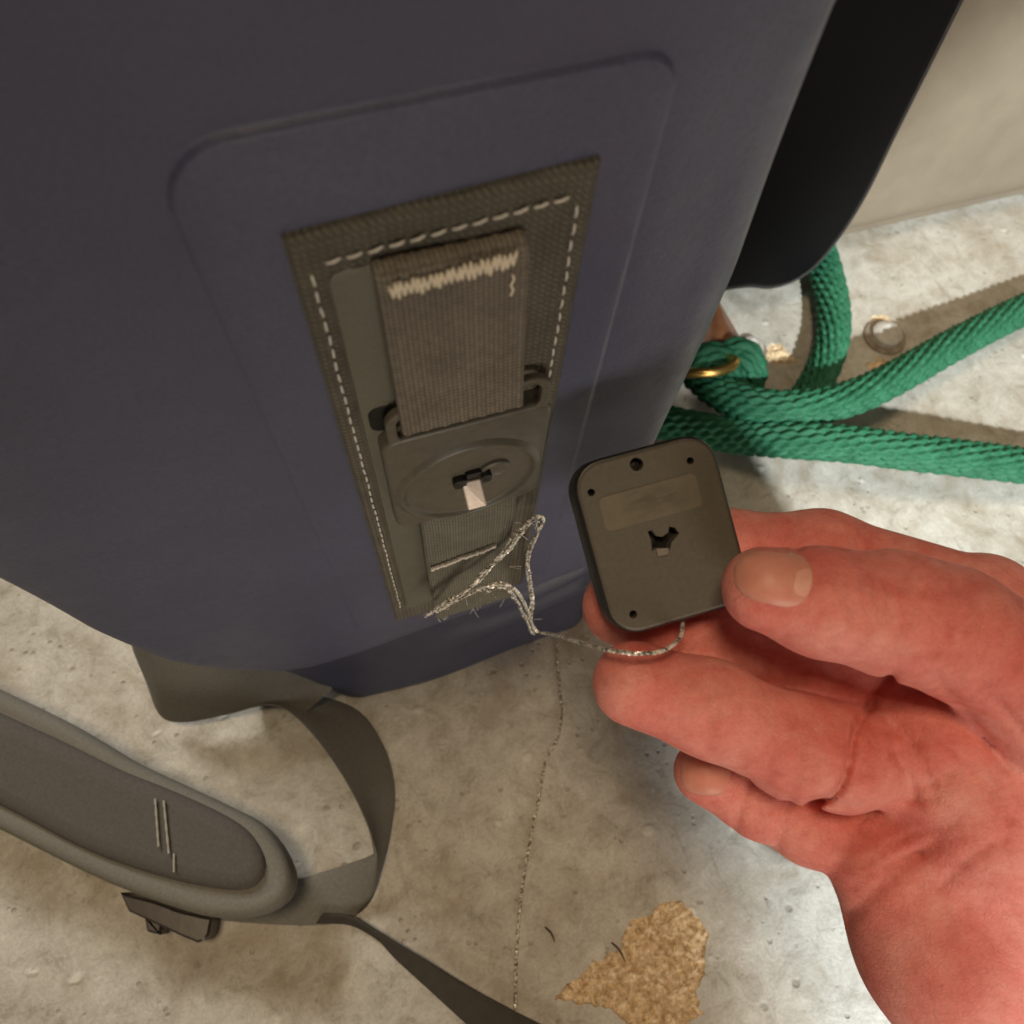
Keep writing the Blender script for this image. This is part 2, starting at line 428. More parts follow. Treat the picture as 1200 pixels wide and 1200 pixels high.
# base panel below the seam, with soft folds
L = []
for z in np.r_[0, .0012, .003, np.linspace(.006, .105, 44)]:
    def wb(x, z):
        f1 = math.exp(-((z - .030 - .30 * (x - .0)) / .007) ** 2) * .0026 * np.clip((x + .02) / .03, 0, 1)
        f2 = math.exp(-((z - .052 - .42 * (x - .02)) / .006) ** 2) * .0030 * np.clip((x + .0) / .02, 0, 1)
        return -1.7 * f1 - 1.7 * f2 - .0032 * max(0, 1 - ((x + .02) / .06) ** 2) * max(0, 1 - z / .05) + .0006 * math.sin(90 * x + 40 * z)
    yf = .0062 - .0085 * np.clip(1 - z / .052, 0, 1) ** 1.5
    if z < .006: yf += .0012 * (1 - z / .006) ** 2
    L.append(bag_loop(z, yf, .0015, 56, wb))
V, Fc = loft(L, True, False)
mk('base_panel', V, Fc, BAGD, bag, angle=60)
# raised welded panel (rounded outline standing a little proud)
o = []
for cxx, czz, rr_, a0 in ((.0274 - .0055, .2700 - .0055, .0055, 0), (-.0372 + .0095, .2690 - .0095, .0095, 90), (-.0384 + .004, .082, .004, 180), (.0268 - .004, .082, .004, 270)):
    for k in range(11):
        t = math.radians(a0 + 9 * k); o.append((cxx + rr_ * math.cos(t), czz + rr_ * math.sin(t)))
o = np.array(o)
def panel(o, hgt, bev):
    d = offset_dir(o); loops = []
    for ins, hh in ((-.0008, -.25), (0, .0), (bev * .35, .6), (bev * .7, .92), (bev, 1.0)):
        q = o - d * ins
        fade = np.clip((q[:, 1] - .085) / .12, .06, 1)
        loops.append(np.stack([q[:, 0], -hgt * hh * fade - .0001, q[:, 1]], 1))
    return loft(loops, False, True)
V, Fc = panel(o, .0009, .0009); mk('weld_panel', V, Fc, BAG, bag, angle=35)

# ---- anchor patch
px0, px1, pz0, pz1 = -.0256, .0180, .0880, .2540
def patch_front(u, v):
    x = px0 + (px1 - px0) * u; zt = pz1 + .0026 * u; z = pz0 + (zt - pz0) * v
    e = min(x - px0, px1 - x, zt - z, z - pz0 + .01)
    y = -.0026 if e > .0009 else -.0026 + .0010 * (1 - e / .0009)
    if .0030 < e < .0054: y += .0004 * math.sin((e - .0030) / .0024 * math.pi)      # stitch channel
    return (x, y + .0002 * math.sin(x * 300 + z * 120), z)
V1, F1 = grid(100, 200, patch_front)
V2, F2 = slab(np.array([(px0, pz0), (px1, pz0), (px1, pz1 + .0026), (px0, pz1)]), .001, -.0016, .0002, 1)
V, Fc = join((V1, F1), (V2, F2[:-1]))
patch = mk('anchor_patch', V, Fc, PATCH, bag, angle=60)
V, Fc = slab(rrect(-.0212, -.0130, .098, .2475, .002, 3), -.002, -.0031, .0004, 2)
mk('smooth_backing', V, Fc, PATCHS, patch)
# stitches: one mesh, one object each
def capsule(l, r, n=6):
    P = np.array([(-l / 2, 0, 0), (-l / 2 * .8, -r * .35, 0), (0, -r * .9, 0), (l / 2 * .8, -r * .35, 0), (l / 2, 0, 0)])
    return tube(P, [r * .45, r * .9, r, r * .9, r * .45], n)
V, Fc = capsule(.0024, .00024)
st0 = mk('stitch', V, Fc, THREADW, patch, local=True); first = [st0]
def stitch(x, z, ang, sx=1.0, y=-.0027):
    if first: o = first.pop()
    else:
        o = st0.copy(); col.objects.link(o); o.parent = patch
    o.location = (x, y, z); o.rotation_euler = (0, -ang, 0); o.scale = (sx, 1, 1)
    return o
for k in range(12):
    t = (k + .5) / 12; stitch(-.0214 + .0354 * t, .2493 + .0026 * t, .26 + random.uniform(-.12, .12), .92)
for k in range(48):
    z = .2465 - k * .0033
    if z < .100: break
    stitch(-.0231 + random.uniform(-.0001, .0001), z, math.pi / 2 + random.uniform(-.08, .08), .95)
for k in range(48):
    z = .2490 - k * .0033
    if z < .16: break
    stitch(.0151 + random.uniform(-.0001, .0001), z, math.pi / 2 + random.uniform(-.1, .1), .9)

# ---- buckle plate on the patch
V, Fc = slab(rrect(-.0192, .0150, .1660, .2052, .0035, 6), -.0022, -.0066, .0011, 3)
plate = mk('buckle_plate', V, Fc, PLASTIC, bag)
# upper slotted frame of the buckle, seen either side of the webbing
oo = rrect(-.0176, .0142, .2010, .2142, .004, 6); ih = rrect(-.0156, .0122, .2045, .2124, .0022, 5)
v2, f2 = fill(oo, [ih]); n2 = len(v2)
V = np.r_[np.c_[v2[:, 0], np.full(n2, -.0064), v2[:, 1]], np.c_[v2[:, 0], np.full(n2, -.0045), v2[:, 1]]]
Fc = [f for f in f2] + [[i + n2 for i in f[::-1]] for f in f2]
for lo, n_ in ((0, len(oo)), (len(oo), len(ih))):
    for j in range(n_):
        k = (j + 1) % n_; Fc.append([lo + j, lo + k, n2 + lo + k, n2 + lo + j])
fr = mk('buckle_frame', V, Fc, PLASTIC, bag, smooth=False)
bv = fr.modifiers.new('bevel', 'BEVEL'); bv.width = .0005; bv.segments = 2
V, Fc = slab(rrect(-.0200, -.0120, .2050, .2128, .0022, 5), -.0022, -.0034, .0003, 2); mk('slot_shade', V, Fc, plain('slot_shade_black', (.01, .009, .007), .6, .2), bag)  # black slab behind the buckle frame, deep shadow painted as colour
# round pressed disc: ring groove, dome, boss
cx, cz, Rd = -.0021, .1818, .0158
prof = [(.0, .0004), (.0015, .0004), (.0022, .0002), (.004, .0001), (.0115, -.0000), (.0136, .0000), (.0142, .0004), (.0147, .0009), (.0152, .0009), (.0158, .0004), (.0165, -.0003)]
prof_s = spline(np.array(prof), 40)
th = np.linspace(0, 2 * math.pi, 64, endpoint=False)
loops = [np.stack([cx + r * np.cos(th), -.0066 - hh - .0001 + 0 * th, cz + r * np.sin(th)], 1) for r, hh in prof_s[::-1][:-1]]
V, Fc = loft(loops, False, True); disc = mk('round_disc', V, Fc, PLASTIC, plate)
loops = [np.stack([cx + .0055 + r * np.cos(th[::2]), -.0066 - hh + 0 * th[::2], cz + .0035 + .9 * r * np.sin(th[::2])], 1) for r, hh in ((.0036, 0), (.0033, .0008), (.0026, .0011), (.0018, .0007), (.0012, .0006))]
V, Fc = loft(loops, False, True); mk('boss', V, Fc, PLASTIC, plate)
# broken-off latch socket, and the pale metal tab sticking out of it
DARK = plain('near_black_plastic', (.012, .010, .008), .5, .4)
V, Fc = join(slab(rrect(cx - .0038, cx - .0008, cz + .0005, cz + .0040, .0008, 3), -.005, -.0084, .0005, 2),
             slab(rrect(cx + .0022, cx + .0046, cz + .0010, cz + .0042, .0008, 3), -.005, -.0088, .0005, 2),
             slab(rrect(cx - .0010, cx + .0026, cz + .0030, cz + .0050, .0006, 3), -.005, -.0079, .0004, 2))
mk('latch_socket', V, Fc, DARK, plate)
a = face(552, 556, .0077); b = face(563, 598, .0122)
a2, b2 = face(541, 566, .0078), face(549, 599, .0122); a1, b1 = face(563, 561, .0078), face(571, 593, .0122)
top = [a2, a1, b1, b2]; off = np.array([0, .0013, -.0006])
V = np.array(top + [p + off for p in top]); Fc = [[0, 1, 2, 3], [7, 6, 5, 4], [0, 1, 5, 4], [1, 2, 6, 5], [2, 3, 7, 6], [3, 0, 4, 7]]
tb = mk('metal_tab', V, Fc, METAL, plate, smooth=False)
bv = tb.modifiers.new('bevel', 'BEVEL'); bv.width = .0003; bv.segments = 2

# ---- webbing loop (ribbed band, folded over at the top)
def band(x0, x1, path, thick, ribs, nu=150, nv=160, amp=.00016, skew=0.0):
    """path: list of (z, y) along the band front; ribs are real relief"""
    P = even(spline(np.array(path), 200), nv)
    T = np.gradient(P, axis=0); T /= np.linalg.norm(T, axis=1)[:, None]
    Nn = np.stack([T[:, 1], -T[:, 0]], 1)
    if Nn[len(Nn) // 2][1] > 0: Nn = -Nn
    s = np.r_[0, np.cumsum(np.linalg.norm(np.diff(P, axis=0), axis=1))]
    def side(sign, nu):
        V = []
        for j in range(nv):
            for i in range(nu):
                u = i / (nu - 1); x = x0 + (x1 - x0) * u
                e = min(u, 1 - u) * (x1 - x0)
                hh = thick / 2 * math.sqrt(max(0, 1 - (1 - min(1, e / .0008)) ** 2))
                rib = amp * (abs(math.sin(math.pi * ribs * u)) + .55 * math.sin(2 * math.pi * (s[j] / .0011 + .5 * (int(ribs * u) % 2))) * abs(math.sin(math.pi * ribs * u)))
                q = P[j] + Nn[j] * sign * (hh + (rib if hh > .0003 else 0))
                V.append((x + skew * (P[j][0]), q[1], q[0]))
        Fc = [[j * nu + i, j * nu + i + 1, (j + 1) * nu + i + 1, (j + 1) * nu + i] for j in range(nv - 1) for i in range(nu - 1)]
        return np.array(V), Fc
    A, FA = side(1, nu); Bv, FB = side(-1, 12)
    n = nu; k = 12
    ends = []
    for j in (0, nv - 1):
        ends.append([len(A) + j * k + i for i in range(k)] + [j * n + i for i in range(n)][::-1])
    V, Fc = join((A, FA), (Bv, FB)); return V, Fc + ends
x0, x1 = -.0152, .0072
V, Fc = band(x0, x1, [(.2430, -.0026), (.2466, -.0030), (.2476, -.0042), (.2468, -.0056), (.2435, -.0060), (.236, -.0066), (.226, -.0076), (.219, -.0086), (.2130, -.0094)], .0018, 13, amp=.00014)
loop = mk('webbing_loop', V, Fc, WEB, bag, angle=80)
V, Fc = band(x0 + .0004, x1 - .0004, [(.2430, -.0028), (.236, -.0034), (.224, -.0042), (.2140, -.0054)], .0015, 15, 30, 30)
mk('webbing_underlay', V, Fc, WEB, loop, angle=80)
Z = []
nz = 22
for k in range(nz * 2 + 1):
    t = k / (nz * 2); x = -.0136 + .0183 * t
    Z.append((x + random.uniform(-.00012, .00012), -.0071 - .0002 * (k % 2), (.2474 + .0012 * t if k % 2 == 0 else .2446 + .0013 * t) + random.uniform(-.0004, .0004)))
V, Fc = tube(even(np.array(Z), nz * 16), .00024, 6); bt = mk('bar_tack', V, Fc, THREAD, loop)
Z = [(.0042 + random.uniform(-.0004, .0003), -.0074, .2445 - .0011 * k) for k in range(5)]
V, Fc = tube(spline(np.array(Z), 30), .00022, 5); mk('loose_thread', V, Fc, THREAD, loop)

# ---- lower webbing tail, torn at the end
V, Fc = band(-.0138, .0098, [(.174, -.0030), (.169, -.0046), (.1620, -.0062), (.147, -.0060), (.132, -.0066), (.118, -.0080), (.1040, -.0100)], .0017, 17, 120, 120, skew=.0)
tail = mk('webbing_tail', V, Fc, TAIL, bag, angle=80)
Z = [face(505 + 77 * t, 668 - 28 * t, .0081) + rng.normal(0, .00012, 3) for t in np.linspace(0, 1, 40)]
V, Fc = tube(np.array(Z), .0005 * (1 + .25 * np.sin(np.arange(40) * 1.9)), 6); mk('stitch_line', V, Fc, THREADW, tail)
parts = []
for k in range(14):                                             # frayed ends along the torn edge and right side
    if k < 10:
        x = -.0139 + .023 * random.random(); p = np.array([x, -.0100, .1045]); d = np.array([random.uniform(-.25, .35), random.uniform(-.5, .1), -1.0]); ln = random.uniform(.002, .0065)
    else:
        p = np.array([.0092, -.0088, random.uniform(.115, .165)]); d = np.array([.7, random.uniform(-.5, .1), random.uniform(-.9, .5)]); ln = random.uniform(.002, .006)
    q = np.array([p, p + d * ln * .5 + rng.normal(0, .0005, 3), p + d * ln + rng.normal(0, .0009, 3)])
    parts.append(tube(spline(q, 7), random.uniform(.00006, .00010), 4))
V, Fc = join(*parts); ff_ = mk('frayed_fibres', V, Fc, THREADW, tail); ff_['kind'] = 'stuff'

# ------------------------------------------------------------------ silver-fleck cord from the torn webbing to the tether box
def twisted(P, r, strands, pitch, n=6, step=.0005, jit=0.0, taper=1.0):
    P = spline(np.asarray(P), 300); Ln = np.sum(np.linalg.norm(np.diff(P, axis=0), axis=1))
    P = even(P, int(Ln / step)); T, N, B = frames(P)
    s = np.linspace(0, Ln, len(P)); out = []
    for k in range(strands):
        a = 2 * math.pi * (s / pitch + k / strands)
        rv = (r * (1 + (taper - 1) * np.linspace(0, 1, len(P)) ** .6))[:, None]
        Q = P + rv * .55 * (np.cos(a)[:, None] * N + np.sin(a)[:, None] * B) + rng.normal(0, 1, P.shape) * jit
        out.append(tube(Q, rv[:, 0] * .55, n))
    return join(*out)
cord = thing('cord', 'thin silver-flecked cord snagged on torn webbing and running to the tether box', 'cord', tuple(face(600, 700, .01)))
def F3(px, py, off): return face(px, py, off)
A = [F3(512, 716, .0125), F3(540, 700, .0150), F3(562, 690, .0165), F3(588, 684, .0180), F3(606, 694, .0185), F3(618, 715, .0185), F3(627, 738, .0190),
     dep(650, 744, .235), dep(680, 753, .175), dep(705, 760, .150), dep(728, 764, .1440), dep(752, 766, .1430), dep(776, 763, .1445), dep(792, 753, .148), dep(799, 742, .151), dep(800, 726, .155)]
V, Fc = twisted(A, .00066, 3, .0030, jit=.00004, taper=.62); mk('main_strand', V, Fc, CORD, cord)
def tangled(A, r, amp, seed):
    q = np.random.default_rng(seed); P = spline(np.array(A), 34); e = q.normal(0, 1, P.shape)
    e = (e + np.roll(e, 1, 0) + np.roll(e, -1, 0)) / 1.7; e[0] = e[-1] = 0; e[:, 1] = -np.abs(e[:, 1]) * .6
    return twisted(P + e * amp, r, 2, .0030, jit=.00005)
A = [F3(498, 722, .0125), F3(520, 706, .0136), F3(546, 692, .0136), F3(566, 674, .0118), F3(584, 654, .0104), F3(600, 634, .0102), F3(616, 616, .0105), F3(630, 605, .0110), F3(635, 608, .0108), F3(630, 624, .0094), F3(620, 645, .0078), F3(619, 672, .0086), F3(623, 700, .0110), F3(622, 726, .0160), F3(630, 741, .0190)]
for sd, rr_ in ((1, .00050), (2, .00040), (3, .00032)):
    V, Fc = tangled(A, rr_, .00055, sd); mk('snagged_loop', V, Fc, CORD, cord)
A = [F3(505, 716, .0130), F3(530, 704, .0150), F3(556, 692, .0168), F3(580, 686, .0180), F3(600, 695, .0185), F3(614, 716, .0186), F3(626, 743, .0190)]
for sd, rr_ in ((5, .00045), (6, .00034)):
    V, Fc = tangled(A, rr_, .0005, sd); mk('second_strand', V, Fc, CORD, cord)
parts = []
for k in range(16):
    t = random.random()
    base_ = [F3(515 + 70 * t, 714 - 28 * t, .0155), F3(560 + 70 * t, 680 - 72 * t, .0132), F3(621, 650 + 80 * t, .0105)][k % 3]
    d = rng.normal(0, 1, 3); d[1] = -abs(d[1]) * .4; d /= np.linalg.norm(d); ln = random.uniform(.001, .004)
    parts.append(tube(spline(np.array([base_, base_ + d * ln * .5, base_ + d * ln * .8 + rng.normal(0, .0010, 3)]), 6), .00006, 4))
V, Fc = join(*parts); fz = mk('loose_fibres', V, Fc, CORD, cord); fz['kind'] = 'stuff'

# ------------------------------------------------------------------ tether box
dd = .150
C0 = dep(777, 626, dd)
ux = dep(777 + 161 / 2, 626 - 45 / 2, dd + .0012) - dep(777 - 161 / 2, 626 + 45 / 2, dd - .0012)
uz = dep(777 - 29, 626 - 97, dd - .0004) - dep(777 + 29, 626 + 97, dd + .0004)
bw, bh = np.linalg.norm(ux), np.linalg.norm(uz)
ux /= bw; uz -= ux * (uz @ ux); uz /= np.linalg.norm(uz); uy = np.cross(uz, ux)      # uy points away from the viewer
if uy @ (C0 - CAM) < 0: uy = -uy
BM = Matrix([[ux[i], uy[i], uz[i], C0[i]] for i in range(3)] + [[0, 0, 0, 1]])
box = thing('tether_box', 'small black rounded-square plastic tether box held between thumb and fingers', 'tether box', BM)
SIDE = plain('black_plastic_housing', (.012, .010, .009), .4, .4, nscale=700)
BACKP = plain('grey_brown_plastic', (.100, .087, .068), .5, .35, nscale=900, namp=.10, bstr=.2)
hw, hh_ = bw / 2 * 1.035, bh / 2 * 1.035
o = rrect(-hw, hw, -hh_, hh_, .0062, 10)
dirs = offset_dir(o); loops = []
for ins, y in ((.0022, .0098), (.0010, .0092), (.0, .0080), (.0, .0012), (.0004, .0004), (.0012, .0002)):
    q = o - dirs * ins; loops.append(np.stack([q[:, 0], np.full(len(q), y), q[:, 1]], 1))
V, Fc = loft(loops, True, False); mk('housing', V, Fc, SIDE, box, local=True)
def lp(px, py):
    r = ray(px, py); Cn = np.array(C0); t = ((Cn - CAM) @ uy) / (r @ uy); p = CAM + r * t - Cn
    return np.array([p @ ux, p @ uz])
def circ(c, r, n=18):
    t = np.linspace(0, 2 * math.pi, n, endpoint=False); return np.stack([c[0] + r * np.cos(t), c[1] + r * np.sin(t)], 1)
hw *= 1.0
holes = [circ(lp(746, 544), .00135), circ(lp(809, 540), .00075), circ(lp(693, 577), .00075), circ(lp(742, 720), .0008)]
slotp = [(759, 623), (764, 621), (769, 628), (776, 629), (783, 624), (784, 617), (791, 618), (796, 625), (791, 631), (787, 636), (785, 645), (779, 643), (770, 642), (764, 646), (763, 634)]
holes.append(np.array([lp(*p) for p in slotp]))
oi = o - dirs * .0011
v2, f2 = fill(oi, holes)
parts = [(np.c_[v2[:, 0], np.zeros(len(v2)), v2[:, 1]], f2)]
rim_ = [np.stack([q[:, 0], np.full(len(q), y), q[:, 1]], 1) for q, y in ((oi, 0), (o - dirs * .0006, .0003), (o - dirs * .0004, .0012))]
parts.append(loft(rim_, False, False))
for hl in holes:
    parts.append(loft([np.stack([hl[:, 0], np.full(len(hl), y), hl[:, 1]], 1) for y in (0, .0032)], False, True))
V, Fc = join(*parts); bp = mk('back_plate', V, Fc, BACKP, box, local=True, angle=30)
bpi = []
for hl in holes[:4]:
    c = hl.mean(0); r = np.linalg.norm(hl[0] - c)
    bpi.append(loft([np.stack([q[:, 0], np.full(len(q), y), q[:, 1]], 1) for q, y in ((circ(c, r * .96), .0030), (circ(c, r * .9), .0022), (circ(c, r * .3), .0020))], False, True))
for i_, hl in enumerate(bpi): mk('screw', hl[0], hl[1], DARK, box, local=True)
sl = holes[4]; cs = sl.mean(0)
V, Fc = loft([np.stack([cs[0] + (sl[:, 0] - cs[0]) * k, np.full(len(sl), y), cs[1] + (sl[:, 1] - cs[1]) * k], 1) for k, y in ((1.0, .0031), (.8, .0030), (.3, .0028))], False, True)
mk('slot_floor', V, Fc, DARK, box, local=True)
a = np.array([lp(*p) for p in ((768, 643), (783, 642), (782, 650), (770, 652))])
V, Fc = loft([np.stack([a[:, 0], np.full(4, .0004), a[:, 1]], 1), np.stack([a[:, 0] * .98 + a[:, 0].mean() * .02, np.full(4, -.0005), a[:, 1]], 1)], False, True)
mk('broken_tab', V, Fc, plain('torn_grey_plastic', (.17, .145, .115), .6), box, local=True, smooth=False)
# sticker with faint unreadable print
s = NT('clear_worn_sticker', .42, .4); co = s.coord()
wv = s.wave(co, 190, 'Z', 2.0, 60); nz_ = s.noise(s.coord((.25, 1, 1)), 500, 4, .7)
sep = s.n('ShaderNodeSeparateXYZ'); s.l(co, sep.inputs[0])
band1 = s.ramp(s.math('ABSOLUTE', s.math('SUBTRACT', sep.outputs[2], .0080)), [(.00012, (1, 1, 1)), (.0004, (0, 0, 0))])
band2 = s.ramp(s.math('ABSOLUTE', s.math('SUBTRACT', sep.outputs[2], .0062)), [(.0002, (1, 1, 1)), (.0005, (0, 0, 0))])
inx = s.ramp(s.math('ABSOLUTE', s.math('SUBTRACT', sep.outputs[0], .0005)), [(.0052, (1, 1, 1)), (.0062, (0, 0, 0))])
pm = s.math('MULTIPLY', s.math('MULTIPLY', s.math('ADD', band1, band2), inx), s.math('MULTIPLY', s.ramp(nz_, [(.35, (0,) * 3), (.65, (1,) * 3)]), .45))
cb = s.ramp(s.noise(co, 240, 4), [(.3, (.128, .110, .078)), (.7, (.155, .134, .096))])
s.color(s.mix(pm, cb, (.05, .043, .034))); s.bump(nz_, .2, .0002)
q = np.array([lp(*p) for p in ((699, 585), (815, 553), (822, 590), (713, 627))])
r0 = (q.max(0) + q.min(0)) / 2
mid = [(q[0] + q[3]) / 2, (q[1] + q[2]) / 2]
o = rrect(q[[0, 3], 0].mean(), q[[1, 2], 0].mean(), q[[2, 3], 1].mean(), q[[0, 1], 1].mean(), .0012, 5)
V, Fc = loft([np.stack([o[:, 0], np.full(len(o), y), o[:, 1]], 1) for y in (.0, -.00012)], False, True)
mk('sticker', V, Fc, s.m, box, local=True, angle=20)

# ------------------------------------------------------------------ the hand: one continuous skin
step = .00075
CH = dict(
    index=[(1150, 712, .166, 10.5), (962, 650, .1735, 9.6), (850, 646, .1720, 8.8), (778, 648, .1695, 7.6)],
    middle=[(1140, 812, .168, 11.0), (962, 776, .1700, 10.3), (822, 736, .1695, 9.7), (728, 711, .1690, 8.6)],
    ring=[(1100, 890, .170, 12.0), (985, 886, .1600, 10.6), (935, 876, .1575, 10.2), (832, 830, .1555, 9.2), (744, 801, .1550, 8.6)],
    pinky=[(1040, 985, .171, 11.0), (950, 962, .1735, 9.0), (888, 936, .1725, 7.9), (826, 905, .1700, 6.9)],
    thumb=[(1330, 960, .158, 17.0), (1215, 800, .150, 13.5), (1110, 738, .1455, 11.3), (1045, 719, .1440, 11.0), (965, 706, .1415, 9.3), (897, 690, .1400, 7.9)],
)
PALM = [((1085, 872, .1610, 12.5), (1140, 960, .161, 14)), ((1150, 712, .167, 12), (1290, 960, .166, 17)), ((1140, 812, .168, 12.5), (1260, 1060, .168, 17)),
        ((1100, 890, .170, 13), (1220, 1130, .170, 17)), ((1032, 1000, .169, 12.5), (1105, 1110, .168, 17)), ((1105, 1110, .168, 17), (1230, 1290, .170, 22)),
        ((1330, 960, .160, 17), (1400, 1200, .170, 22)), ((1230, 1290, .170, 22), (1330, 1460, .182, 27)), ((1400, 1200, .170, 22), (1470, 1440, .182, 27)), ((1290, 1160, .170, 22), (1390, 1450, .182, 28)), ((1150, 920, .163, 14), (1300, 1120, .163, 19))]
def c3(p): return np.array([(p[0] - 600) / F * p[2], (p[1] - 600) / F * p[2], p[2]])
allp = [p for c in CH.values() for p in c] + [q for s_ in PALM for q in s_]
lo = np.min([c3(p) - p[3] / 1000 for p in allp], 0) - .004; hi = np.max([c3(p) + p[3] / 1000 for p in allp], 0) + .004
hi[0] = min(hi[0], .165); hi[1] = min(hi[1], .170)
ax = [np.arange(lo[i], hi[i], step) for i in range(3)]
X, Y, Zg = np.meshgrid(*ax, indexing='ij'); X = X.astype(np.float32); Y = Y.astype(np.float32); Zg = Zg.astype(np.float32)
def seg(a, b):
    A, B_ = c3(a), c3(b); d = B_ - A; L2 = float(d @ d)
    t = np.clip(((X - A[0]) * d[0] + (Y - A[1]) * d[1] + (Zg - A[2]) * d[2]) / L2, 0, 1)
    return np.sqrt((X - A[0] - t * d[0]) ** 2 + (Y - A[1] - t * d[1]) ** 2 + (Zg - A[2] - t * d[2]) ** 2) - (a[3] + (b[3] - a[3]) * t) / 1000
def smin(a, b, k):
    hh = np.maximum(k - np.abs(a - b), 0) / k
    return np.minimum(a, b) - hh * hh * k * .25
def chain(P, k=.004):
    d = None
    for a, b in zip(P[:-1], P[1:]):
        e = seg(a, b); d = e if d is None else smin(d, e, k)
    return d
PX = 600 + X / Zg * F; PY = 600 + Y / Zg * F
D = None
for a, b in PALM:
    e = seg(a, b); D = e if D is None else smin(D, e, .008)
fing = None
for nm in ('index', 'middle', 'ring', 'pinky'):
    e = chain(CH[nm]); fing = e if fing is None else smin(fing, e, .0010)
D = smin(D, fing, .0011)
D = smin(D, chain(CH['thumb'], .005), .0016)
def groove(poly, wpx, depth, zmax):
    global D
    m = np.full(PX.shape, 1e9, np.float32)
    P = spline(np.array(poly, float), max(6, len(poly) * 3))
    near = (PX > P[:, 0].min() - 25) & (PX < P[:, 0].max() + 25) & (PY > P[:, 1].min() - 25) & (PY < P[:, 1].max() + 25) & (Zg < zmax)
    x, y = PX[near], PY[near]; mm = np.full(x.shape, 1e9)
    for a, b in zip(P[:-1], P[1:]):
        d = b - a; t = np.clip(((x - a[0]) * d[0] + (y - a[1]) * d[1]) / (d @ d + 1e-9), 0, 1)
        mm = np.minimum(mm, (x - a[0] - t * d[0]) ** 2 + (y - a[1] - t * d[1]) ** 2)
    D[near] += depth * np.exp(-mm / wpx ** 2)
groove([(1046, 790), (1024, 822), (1000, 862), (994, 900), (980, 930), (950, 942)], 5.0, .0021, .170)
groove([(960, 938), (1000, 945), (1060, 930), (1120, 905)], 6, .0007, .172)
groove([(985, 1085), (1010, 1060), (1050, 1020), (1100, 985)], 9, .0009, .17)
groove([(1010, 905), (1050, 880), (1090, 868)], 4, .0004, .165)
groove([(1018, 850), (1040, 856), (1060, 846)], 4, .0004, .165)
for xx, b in ((1000, 0), (1016, 4), (1030, 0), (1044, 3), (1062, 0)): groove([(xx + 4, 652 + b), (xx - 4, 680), (xx - 2, 706), (xx + 3, 730)], 3.8, .0008, .143)
groove([(828, 800), (834, 836), (824, 876)], 7, .0006, .153); groove([(928, 838), (940, 876), (930, 928)], 8, .0007, .155)
groove([(935, 603), (932, 625), (936, 650)], 5, .0006, .172); groove([(1010, 615), (1008, 640)], 5, .0007, .17)
groove([(1028, 620), (1022, 648)], 4, .0004, .17)
groove([(860, 690), (872, 660)], 1, .0, .13)
groove([(876, 915), (868, 945), (862, 970)], 5, .0008, .172); groove([(925, 940), (915, 975), (905, 1005)], 6, .0008, .172)
groove([(1000, 985), (1060, 965), (1120, 960)], 9, .0004, .17)
def ovalpts(tip, base_, hw):
    tip, base_ = np.array(tip, float), np.array(base_, float); d = base_ - tip; wv = np.array([-d[1], d[0]]) / np.linalg.norm(d)
    sh = lambda t: (max(0, 1 - abs(2 * t - 1) ** 3.2)) ** .5 * (.92 + .12 * t) + .02
    ts = np.linspace(.12, 1, 9)
    return [tip + d * t + wv * hw * sh(t) * 1.05 for t in ts] + [tip + d * t - wv * hw * sh(t) * 1.05 for t in ts[::-1]]
groove(ovalpts((859, 667), (955, 685.5), 33), 4.5, .0005, .141)
for xx in (1080, 1100, 1122): groove([(xx, 690), (xx - 6, 725), (xx, 765)], 5, .0006, .15)
for (p_, q_) in (((780, 770), (786, 845)), ((838, 795), (830, 880)), ((872, 812), (862, 895)), ((955, 850), (944, 930)), ((905, 830), (896, 915))): groove([p_, ((p_[0] + q_[0]) / 2 + 5, (p_[1] + q_[1]) / 2), q_], 3.4, .0004, .156)
for (p_, q_) in (((1005, 962), (1100, 935)), ((1015, 1010), (1120, 965)), ((1000, 1040), (1080, 1000)), ((1060, 860), (1095, 930)), ((1045, 880), (1075, 940)), ((1120, 880), (1180, 960)), ((1100, 1040), (1180, 980)), ((1150, 800), (1240, 920)), ((1100, 800), (1180, 900))): groove([p_, ((p_[0] + q_[0]) / 2, (p_[1] + q_[1]) / 2 - 8), q_], 4.2, .0007, .172)
